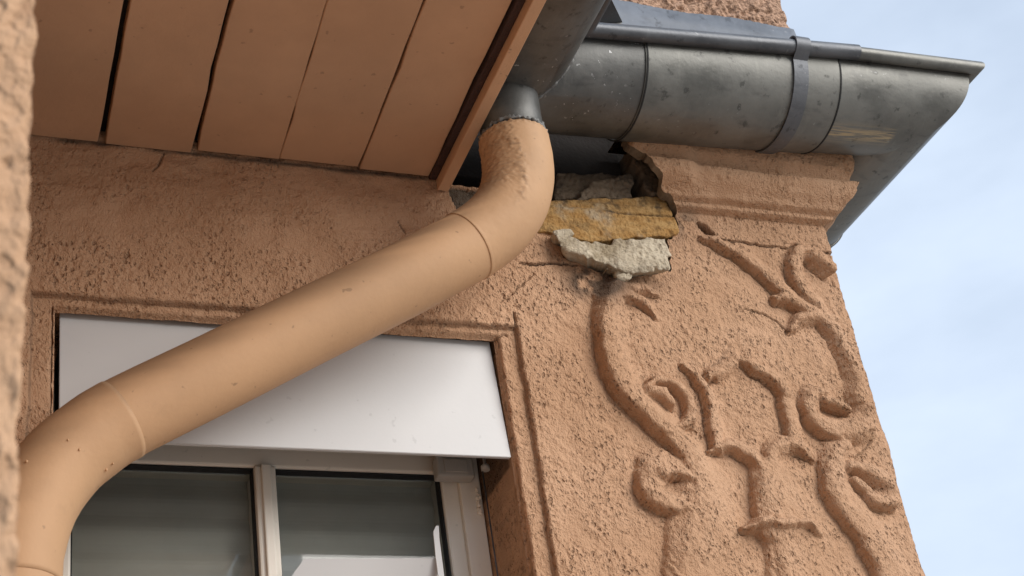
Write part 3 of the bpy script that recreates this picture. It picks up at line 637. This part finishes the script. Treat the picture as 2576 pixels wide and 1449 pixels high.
# upper wall and its lead apron above the gutter
UW = thing('upper_wall', 'coarse brown roughcast wall standing above the gutter, top right', 'wall', (1.2, -0.055, 5.79))
ucols, unx = wrap_cols(0.80, XC+0.008, 0.0025, 0.6, 0.006, 0.03); uz = np.arange(5.752, 6.30, 0.0025)
US = np.concatenate([ucols[0][:unx+1], XC+0.008+ucols[1][unx+1:]]); UX, UZ = np.meshgrid(US, uz)
UH = ((vnoise(UX, UZ, 0.0065, 301)-0.5)*0.008+(vnoise(UX, UZ, 0.012, 302)-0.5)*0.006)*(1-0.6*sstep(XC-0.03, XC, UX))+(fbm(UX, UZ, 0.08, 303)-0.5)*0.006
ucols = (ucols[0], ucols[1]-0.055, ucols[2], ucols[3])
UP, un = field(ucols, uz, UH)
obj('wall_face', submesh('wall_face', UP, un, quads_of(*UX.shape).reshape(-1, 4), {}), COARSE, UW)
box('wall_core', COARSE, UW, 0.80, XC-0.012, -0.044, 0.9, 5.605, 6.60)
# ------------------------------------------------------------------ gutter
def sweep(name, prof, path, mat, parent, label=None, closed=False, scrape=False, thick=None):
    path = [np.array(p, float) for p in path]; n = len(path); V = []; k = len(prof)
    rights = []
    for i in range(n-1):
        d = path[i+1]-path[i]; d = d/np.hypot(d[0], d[1]); rights.append(np.array([d[1], -d[0], 0]))
    for i in range(n):
        if i == 0: m = rights[0]
        elif i == n-1: m = rights[-1]
        else: m = (rights[i-1]+rights[i])/(1+np.dot(rights[i-1], rights[i]))
        for o, v in prof: V.append(path[i]+m*o+np.array([0, 0, v]))
    Q = []; kk = k if closed else k-1
    for i in range(n-1):
        for j in range(kk):
            j2 = (j+1) % k; Q.append((i*k+j, i*k+j2, (i+1)*k+j2, (i+1)*k+j))
    bm = bmesh.new(); vv = [bm.verts.new(v) for v in V]
    for q in Q: bm.faces.new([vv[t] for t in q])
    if closed: bm.faces.new(vv[:k]); bm.faces.new(vv[-k:])
    me = bm_mesh(name, bm, True)
    o = obj(name, me, mat, parent, label)
    if thick:
        md = o.modifiers.new('thickness', 'SOLIDIFY'); md.thickness = thick; md.offset = 0
    a = me.attributes.new('scrape', 'FLOAT', 'POINT')
    # split at the mitres so the corner reads as a crease
    es = o.modifiers.new('crease', 'EDGE_SPLIT'); es.split_angle = math.radians(35)
    return o
def arc(r, a0=180, a1=360, n=40): return [(r*math.cos(math.radians(a0+(a1-a0)*i/n)), r*math.sin(math.radians(a0+(a1-a0)*i/n))) for i in range(n+1)]
def subdiv(a, b, n): return [tuple(np.array(a)*(1-t)+np.array(b)*t) for t in np.linspace(0, 1, n+1)]
GX, GY, RX = 0.793, -0.115, 1.4864
def gz(x): return 5.541+0.062*(x-GX)
RF = 0.09
GUT = thing('roof_gutter', 'dark weathered zinc half-round gutter turning two corners below the roof edge', 'gutter', (1.1, GY, 5.55))
pJ = (GX, GY, gz(GX)); pS = (GX, -1.03, 5.541); pA = (0.993, GY, gz(0.993)); pB = (1.325, GY, gz(1.325)); pC = (RX, GY, gz(RX)); pD = (RX, 0.21, gz(RX)+0.016); pE = (RX, 1.3, gz(RX)+0.07)
sweep('gutter_trough', arc(RF), [pS]+[pJ]+[(pA[0]+0.004, GY, pA[2])], ZINC2, GUT, 'soldered corner trough above the downpipe', thick=0.0016)
sweep('gutter_trough', arc(RF+0.0026), [pA, (pB[0]+0.003, GY, pB[2])], ZINC, GUT, 'middle trough with a strap round it', thick=0.0016)
oc = sweep('gutter_trough', arc(RF), [(pB[0]-0.01, GY, gz(pB[0]-0.01))]+subdiv(pB, pC, 16)[1:]+[pD], ZINC, GUT, 'outer corner trough with a sandy scrape', thick=0.0016)
sc = []
for v in oc.data.vertices:
    th = math.atan2(v.co.z-gz(v.co.x), -(v.co.y-GY))   # angle round the trough
    g_ = math.exp(-((math.degrees(th)+80)/8)**2)*(1 if v.co.x < 1.45 else 0.0); sc.append(g_ if v.co.y < 0.0 else 0)
oc.data.attributes['scrape'].data.foreach_set('value', sc)
sweep('gutter_trough', arc(RF+0.0024), [(RX, 0.20, pD[2]), pE], ZINC, GUT, 'return trough running back past the cornice', thick=0.0016)
def ring(cx, cz_, r, n=18): return [(cx+r*math.cos(2*math.pi*i/n), cz_+r*math.sin(2*math.pi*i/n)) for i in range(n)]
sweep('rolled_rim', ring(RF+0.0115, 0.004, 0.0125), [pS, pJ, (1.362, GY, gz(1.362))], ZINCBLUE, GUT, closed=True)
sweep('rolled_rim', ring(RF+0.0105, 0.003, 0.0110), [(1.36, GY, gz(1.36)), pC, pE], ZINC, GUT, closed=True)
# strap: over the bead, down round the trough
prof = [( (RF+0.0115)+0.0145*math.cos(math.radians(a)), 0.004+0.0145*math.sin(math.radians(a))) for a in range(150, -61, -15)]
prof += [((RF+0.0062)*math.cos(math.radians(a)), (RF+0.0062)*math.sin(math.radians(a))) for a in range(-10, -176, -5)]
bx0 = 1.256
sweep('gutter_strap', prof, [(bx0-0.0125, GY, gz(bx0)), (bx0+0.0125, GY, gz(bx0))], ZINCBLUE, GUT, thick=0.0028)
for xs_ in (0.9945, 1.3285):
    sweep('gutter_seam', [(a*(RF+0.0038)/RF, b*(RF+0.0038)/RF) for a, b in arc(RF, 182, 358)], [(xs_, GY, gz(xs_)), (xs_+0.0022, GY, gz(xs_+0.0022))], SEAL, GUT, thick=0.0016)
sweep('gutter_seam', [(a*(RF+0.0036)/RF, b*(RF+0.0036)/RF) for a, b in arc(RF, 182, 358)], [(RX, 0.199, pD[2]), (RX, 0.2012, pD[2])], SEAL, GUT, thick=0.0016)
# outlet spigot
OX, OY = 0.787, -0.142
pr = [(0.0455, 5.480), (0.0455, 5.462), (0.0450, 5.450), (0.0445, 5.42), (0.0445, 5.355)]
me = tube_mesh('outlet', [(OX, OY, z) for r, z in pr], [r for r, z in pr], 48)
obj('outlet', me, ZINC2, GUT)
LZ = zinc('solder', (0.20, 0.20, 0.195), metal=0.3, rough=0.55, specks=0.5)
sp_ = [(GX+(RF+0.0008)*math.cos(math.radians(t)), GY-(RF+0.0008)*math.cos(math.radians(t)), gz(GX)+(RF+0.0008)*math.sin(math.radians(t))) for t in np.linspace(284, 350, 60)]
obj('solder_seam', tube_mesh('solder_seam', sp_, 0.0021+0.0009*RNG.normal(size=60).clip(-1, 1), 10, jitter=0.12), LZ, GUT, 'pale lumpy solder ridge in the inner corner')
cr_ = [(OX+0.0462*math.cos(a), OY+0.0462*math.sin(a), 5.3885+0.0022*math.sin(3*a+1)+0.0016*RNG.normal()) for a in np.linspace(0, 2*math.pi, 110)]
obj('collar_crust', tube_mesh('collar_crust', cr_, 0.0026+0.0012*RNG.normal(size=110).clip(-1.2, 1.2), 10, jitter=0.25, cap=True), LZ, GUT, 'crusty grey ring of old sealant round the outlet')
# flashing apron + folded tab
FLA = thing('lead_flashing', 'blue-grey lead apron between the gutter and the roughcast wall', 'flashing', (1.25, -0.06, 5.75))
bm = bmesh.new(); nseg = 60; rows = [(-0.0640, 5.772), (-0.0655, 5.740), (-0.069, 5.70), (-0.083, 5.650)]
gridv = []
for (y, z) in rows:
    gridv.append([bm.verts.new((x, y-0.0012*random.random(), z+(0.0025*math.sin(x*31)+0.001*random.random() if z > 5.76 else 0))) for x in np.linspace(0.93, XC+0.010+(5.772-z)*0.04, nseg)])
for i in range(len(rows)-1):
    for j in range(nseg-1): bm.faces.new((gridv[i][j], gridv[i+1][j], gridv[i+1][j+1], gridv[i][j+1]))
o = obj('apron', bm_mesh('apron', bm, True), LEAD, FLA); md = o.modifiers.new('thickness', 'SOLIDIFY'); md.thickness = 0.003
tabp = [at(1526, -14, -0.22), at(1533, -12, -0.22), at(1566, 56, -0.10), at(1560, 62, -0.10), at(1478, 62, -0.115), at(1440, -10, -0.22)]
bm = bmesh.new(); a = [bm.verts.new(p) for p in tabp]; bm.faces.new(a); o = obj('folded_tab', bm_mesh('folded_tab', bm), ZINC2, FLA, 'dark folded triangular tab at the inner gutter corner'); md = o.modifiers.new('thickness', 'SOLIDIFY'); md.thickness = 0.003

# ------------------------------------------------------------------ downpipe
DP = thing('downpipe', 'ochre painted round downpipe bending from the gutter and slanting across the window', 'downpipe', (0.45, -0.09, 5.05))
RP = 0.0490
main = [(OX, OY, 5.385), (OX, OY, 5.368), (OX, OY, 5.345), (0.783, -0.140, 5.312), (0.770, -0.135, 5.276), (0.745, -0.128, 5.243), (0.706, -0.121, 5.212), (0.655, -0.116, 5.180), (0.600, -0.110, 5.147),
        (0.48, -0.098, 5.078), (0.36, -0.086, 5.008), (0.2555, -0.0755, 4.9475), (0.218, -0.072, 4.919), (0.188, -0.070, 4.888), (0.161, -0.070, 4.842), (0.146, -0.070, 4.790), (0.142, -0.070, 4.74), (0.142, -0.070, 4.6), (0.142, -0.07, 4.2)]
C_ = spline(main, 14)
iu = np.argmin(np.linalg.norm(C_-np.array(main[6]), axis=1)); il = np.argmin(np.linalg.norm(C_-np.array(main[11]), axis=1)); iv = np.argmin(np.linalg.norm(C_-np.array(main[16]), axis=1))
def lip(n, base, end, big=0.0016, k=3):
    r = np.full(n, base)
    if end in ('last',): r[-k:] += np.linspace(0, big, k)
    if end in ('first',): r[:k] += np.linspace(big, 0, k)
    return r
obj('slanting_pipe', tube_mesh('slanting_pipe', C_[iu-1:il+3], RP, 56, jitter=0.001), PIPE, DP)
lb = C_[il:iv+1]; obj('lower_bend', tube_mesh('lower_bend', lb, lip(len(lb), RP+0.0007, 'first', 0.0003), 56, jitter=0.003), PIPE, DP)
obj('standing_pipe', tube_mesh('standing_pipe', C_[iv-1:], RP, 56), PIPE, DP)
# raised, rough seam of old paint along the upper bend; ragged top edge
def blob(bm, c, r):
    sc_ = Matrix.Diagonal((*(random.uniform(0.6, 1.4) for _ in range(3)), 1))
    bmesh.ops.create_icosphere(bm, subdivisions=2, radius=r, matrix=Matrix.Translation(c) @ sc_)
def roughen(me, Pth, seg, seam, top):
    T = np.gradient(Pth, axis=0); T /= np.linalg.norm(T, axis=1)[:, None]; s_ = np.concatenate([[0], np.cumsum(np.linalg.norm(np.diff(Pth, axis=0), axis=1))])
    n = len(Pth); co = np.array([v.co for v in me.vertices]).reshape(n, seg, 3)
    vd = CAM-Pth; vd = vd-T*np.sum(vd*T, 1)[:, None]; vd /= np.linalg.norm(vd, axis=1)[:, None]; sd = np.cross(T, vd)
    u = co-Pth[:, None]; a = np.arctan2(np.einsum('ijk,ik->ij', u, sd), np.einsum('ijk,ik->ij', u, vd)); u = u/np.linalg.norm(u, axis=2)[..., None]
    q = np.broadcast_to(s_[:, None], a.shape); n1 = fbm(a*0.05, q, 0.008, 501, 3); n2 = fbm(a*0.05, q, 0.004, 507, 2)
    a0 = seam(q); w_ = np.exp(-((a-a0)/0.16)**2); left = np.where(np.abs(a) < 2.2, 1/(1+np.exp(np.clip(LEFT*(a-a0)*12, -50, 50))), 0); fade = 1-sstep(0.10, 0.15, q)
    tt = np.exp(-(q/0.006)**2)
    d = w_*(0.0005+0.0018*np.maximum(0, n1-0.42)*2)*fade+left*0.0018*(n2-0.5)*fade+(n1-0.5)*0.0004+tt*(n2-0.45)*0.005
    co = co+u*d[..., None]; dirt_shade = np.minimum(0.5, fade*(w_*np.maximum(0, n2-0.5)*1.6+left*np.maximum(0, n1-0.5)*0.9+tt*np.maximum(0, n1-0.4)*1.5))
    me.vertices.foreach_set('co', co.reshape(-1).astype(np.float32)); me.update()
    at_ = me.attributes.new('dirt_shade', 'FLOAT', 'POINT'); at_.data.foreach_set('value', dirt_shade.reshape(-1).astype(np.float32))
LEFT = -1.0
ubf = spline(main, 34)[:6*34+5]; r = np.full(len(ubf), RP+0.0007); r[:8] = np.linspace(RP-0.0030, RP+0.0007, 8); r[-4:] += np.array([0.0, 0.0002, 0.0002, 0.0])
ubm = tube_mesh('upper_bend', ubf, r, 150)
roughen(ubm, ubf, 150, lambda q: 0.06-1.2*q, True)
obj('upper_bend', ubm, PIPE, DP)
def shade_grime(me, seed, keepmax=True):  # upper-side shade painted onto the pipe, broken up like grime
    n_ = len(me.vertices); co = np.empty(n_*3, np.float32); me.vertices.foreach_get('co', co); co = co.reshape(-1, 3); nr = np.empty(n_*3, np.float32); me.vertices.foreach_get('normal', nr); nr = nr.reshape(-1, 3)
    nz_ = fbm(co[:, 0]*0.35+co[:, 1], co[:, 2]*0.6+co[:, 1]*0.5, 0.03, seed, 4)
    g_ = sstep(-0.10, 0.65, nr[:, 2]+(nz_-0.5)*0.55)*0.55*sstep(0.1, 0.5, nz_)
    if 'dirt_shade' in me.attributes:
        d0 = np.empty(n_, np.float32); me.attributes['dirt_shade'].data.foreach_get('value', d0); g_ = np.maximum(g_, d0)
    else: me.attributes.new('dirt_shade', 'FLOAT', 'POINT')
    me.attributes['dirt_shade'].data.foreach_set('value', g_.astype(np.float32))
for o_ in DP.children: shade_grime(o_.data, 601)
for k in range(5):
    bm = bmesh.new()
    i = random.randint(il+8, il+40); vd = CAM-C_[i]; TT = C_[i+1]-C_[i-1]; TT /= np.linalg.norm(TT); vd -= TT*np.dot(vd, TT); vd /= np.linalg.norm(vd); sd = np.cross(TT, vd); a = random.uniform(-0.9, 0.9)
    blob(bm, Vector(C_[i]+(RP+0.0012)*(math.cos(a)*vd+math.sin(a)*sd)), random.uniform(0.0010, 0.0018))
    obj('paint_drip', bm_mesh('paint_drip', bm, True), PIPE, DP)

# ------------------------------------------------------------------ boarded soffit
SOF = thing('eaves_soffit', 'boarded ochre eaves soffit with dark open joints, upper left', 'soffit', (0.4, -0.5, 5.42))
ZB = 5.4144; YB0 = -1.05
def board(x0a, x1a, x0b, x1b, dz, yw):
    """wall-end edges (a) and outer-end edges (b); a thick plank with small arrises"""
    bm = bmesh.new(); n = 24; rows_ = []
    for i in range(n+1):
        t = i/n; y = yw+(YB0-yw)*t; xl = x0a+(x0b-x0a)*t+random.gauss(0, .0006); xr = x1a+(x1b-x1a)*t+random.gauss(0, .0006); c = 0.0012
        zb = ZB+dz+0.001*math.sin(t*5)
        rows_.append([bm.verts.new(p) for p in ((xl, y, zb+0.020), (xl, y, zb+c), (xl+c, y, zb), (xr-c, y, zb), (xr, y, zb+c), (xr, y, zb+0.020))])
    for i in range(n):
        for j in range(6):
            bm.faces.new((rows_[i][j], rows_[i][(j+1) % 6], rows_[i+1][(j+1) % 6], rows_[i+1][j]))
    bm.faces.new(rows_[0]); bm.faces.new(rows_[-1])
    return obj('soffit_board', bm_mesh('soffit_board', bm), BOARD, SOF)
E = [(0.055, 0.055), (0.243, 0.2325), (0.367, 0.3555), (0.4862, 0.473), (0.6026, 0.594), (0.7085, 0.704)]
GAP = [0.0, 0.0085, 0.0065, 0.0007, 0.0028, 0.0]
dzs = [0.001, 0.0, 0.0015, 0.0010, 0.0, 0.0012]; yws = [-0.004, -0.003, -0.008, -0.010, -0.007]
for i in range(5):
    # extrapolate the measured edges (given at the wall and about 0.33 m out) to the full plank length
    def ex(e, s): a, b = e; return a+s, a+(b-a)*3.0+s
    a0, b0 = ex(E[i], GAP[i]/2); a1, b1 = ex(E[i+1], -GAP[i+1]/2)
    board(a0, a1, b0, b1, dzs[i], yws[i])
box('backing_boards', DARKWOOD, SOF, 0.05, 0.70, YB0, 0.02, ZB+0.024, ZB+0.05)
bm = bmesh.new(); box_bm(bm, 0.7082, 0.7195, YB0, -0.004, ZB-0.004, ZB+0.016, 0.001); obj('groove_gap', bm_mesh('groove_gap', bm), GROOVE, SOF, 'dark strip standing for the open gap beside the edge strip')  # strip coloured dark to stand for the shade in the open groove
bm = bmesh.new(); box_bm(bm, 0.7197, 0.7372, YB0, -0.002, ZB-0.021, ZB+0.016, 0.0015); obj('edge_strip', bm_mesh('edge_strip', bm), STRIP, SOF, 'painted edge strip along the gutter')
box('roof_deck', DARKWOOD, SOF, 0.05, 0.69, YB0, 0.10, ZB+0.06, ZB+0.26)
box('roof_deck', DARKWOOD, SOF, 0.69, 0.78, -0.02, 0.10, 5.565, ZB+0.26)

# ------------------------------------------------------------------ blind housing
BL = thing('blind_housing', 'white metal cover of an outside blind filling the top of the window opening', 'blind box', (0.487, 0.03, 4.97))
bm = bmesh.new()
def tilted(bm, x0, x1, pts):
    a = [bm.verts.new((x0, y, z)) for y, z in pts]; b = [bm.verts.new((x1, y, z)) for y, z in pts]
    bm.faces.new(a); bm.faces.new(b[::-1])
    for i in range(len(a)):
        j = (i+1) % len(a); bm.faces.new((a[i], b[i], b[j], a[j]))
tilted(bm, 0.195, 0.7787, [(0.0150, 4.9688), (0.0290, 5.1588), (0.0312, 5.1586), (0.0174, 4.9712), (0.0215, 4.9708), (0.0215, 4.9690)])
bmesh.ops.bevel(bm, geom=list(bm.edges), offset=0.0007, segments=2, affect='EDGES')
obj('cover_plate', bm_mesh('cover_plate', bm), WHITE, BL)
box('rear_box', SEAL, BL, 0.20, 0.775, 0.060, 0.12, 5.045, 5.140, 0.002)
bm = bmesh.new(); box_bm(bm, 0.712, 0.7665, 0.118, 0.1385, 4.992, 5.024, 0.003); box_bm(bm, 0.722, 0.756, 0.1155, 0.1178, 4.998, 5.018, 0.0008)
obj('end_bracket', bm_mesh('end_bracket', bm), GREYPLASTIC, BL)
obj('bracket_screw', tube_mesh('bracket_screw', [(0.771, 0.09, 5.02), (0.771, 0.09, 4.998), (0.771, 0.09, 4.995), (0.771, 0.09, 4.988)], [0.0022, 0.0022, 0.006, 0.006], 20), GREYPLASTIC, BL)
obj('guide_cable', tube_mesh('guide_cable', [(0.768, 0.094, 4.995), (0.7685, 0.094, 4.80), (0.7685, 0.094, 4.3)], 0.0011, 12), ZINCBLUE, BL)
# frayed sealant at the top of the right frame member
bm = bmesh.new()
for k in range(26): blob(bm, Vector((0.7745+random.gauss(0, .0015), 0.137+random.gauss(0, .002), 4.985-0.0016*k)), random.uniform(.0012, .0032))
obj('sealant', bm_mesh('sealant', bm, True), FRAME, WIN)

# white panel and blade built for the pale shape in the right pane
SP = thing('white_panel', 'flat white panel with a thin upright blade in front of the right pane, bottom edge', 'panel', (0.6, 0.11, 4.85))
PY = 0.115
q = [at(a, b, PY)[[0, 2]] for a, b in ((738, 1452), (766, 1405), (1099, 1405), (1112, 1452))]
low = 4.62; q = [(q[0][0]-0.004, q[0][1])] + q[1:3] + [q[3]]
pts = [(q[0][0]-0.03, low), tuple(q[0]), tuple(q[1]), tuple(q[2]), (q[2][0], low)]
bm = bmesh.new()
lean = lambda z: PY+(z-q[1][1])*-0.35
a = [bm.verts.new((x, lean(z), z)) for x, z in pts]; b = [bm.verts.new((x, lean(z)+0.003, z)) for x, z in pts]
bm.faces.new(a); bm.faces.new(b[::-1])
for i in range(len(a)): bm.faces.new((a[i], b[i], b[(i+1) % len(a)], a[(i+1) % len(a)]))
obj('sheet', bm_mesh('sheet', bm), WHITE, SP)
q = [tuple(at(a, b, PY-0.006)[[0, 2]]) for a, b in ((1096, 1400), (1090, 1338), (1097, 1322), (1104, 1322), (1106, 1360), (1118, 1452))]
prism('blade', WHITE, SP, [(q[0][0]+0.004, low)]+q+[(q[-1][0]+0.003, low)], PY-0.006, PY-0.0035, 0.0004)

# ------------------------------------------------------------------ side bay wall in the near left
NB = thing('bay_wall', 'pale rough stuccoed wall corner close to the camera at the left edge', 'wall', (0.0, -1.15, 4.0))
NXc, NYc = 0.0512, -1.15
nc, nnx = wrap_cols(-0.45, NXc, 0.0018, 0.30, 0.004, 0.02); nz_ = np.arange(4.25, 4.95, 0.0018)
NS = np.concatenate([nc[0][:nnx+1], NXc+nc[1][nnx+1:]]); NXg, NZg = np.meshgrid(NS, nz_)
NH = (fbm(NXg, NZg, 0.011, 401, 3)-0.5)*0.0050+(fbm(NXg, NZg, 0.035, 411, 2)-0.5)*0.004
nc = (nc[0], nc[1]+NYc, nc[2], nc[3])
nP, nN = field(nc, nz_, NH)
obj('wall_face', submesh('wall_face', nP, nN, quads_of(*NXg.shape).reshape(-1, 4), {}), NEARWALL, NB)
bm = bmesh.new(); box_bm(bm, -0.9, NXc-0.004, NYc+0.004, 0.0, 0, 6.3); obj('wall_core', bm_mesh('wall_core', bm), NEARWALL, NB)

# ------------------------------------------------------------------ ground
bm = bmesh.new(); s = 600; vv = [bm.verts.new(p) for p in ((-s, -s, 0), (s, -s, 0), (s, s, 0), (-s, s, 0))]; bm.faces.new(vv)
tag(obj('ground', bm_mesh('ground', bm), GROUND), kind='structure')
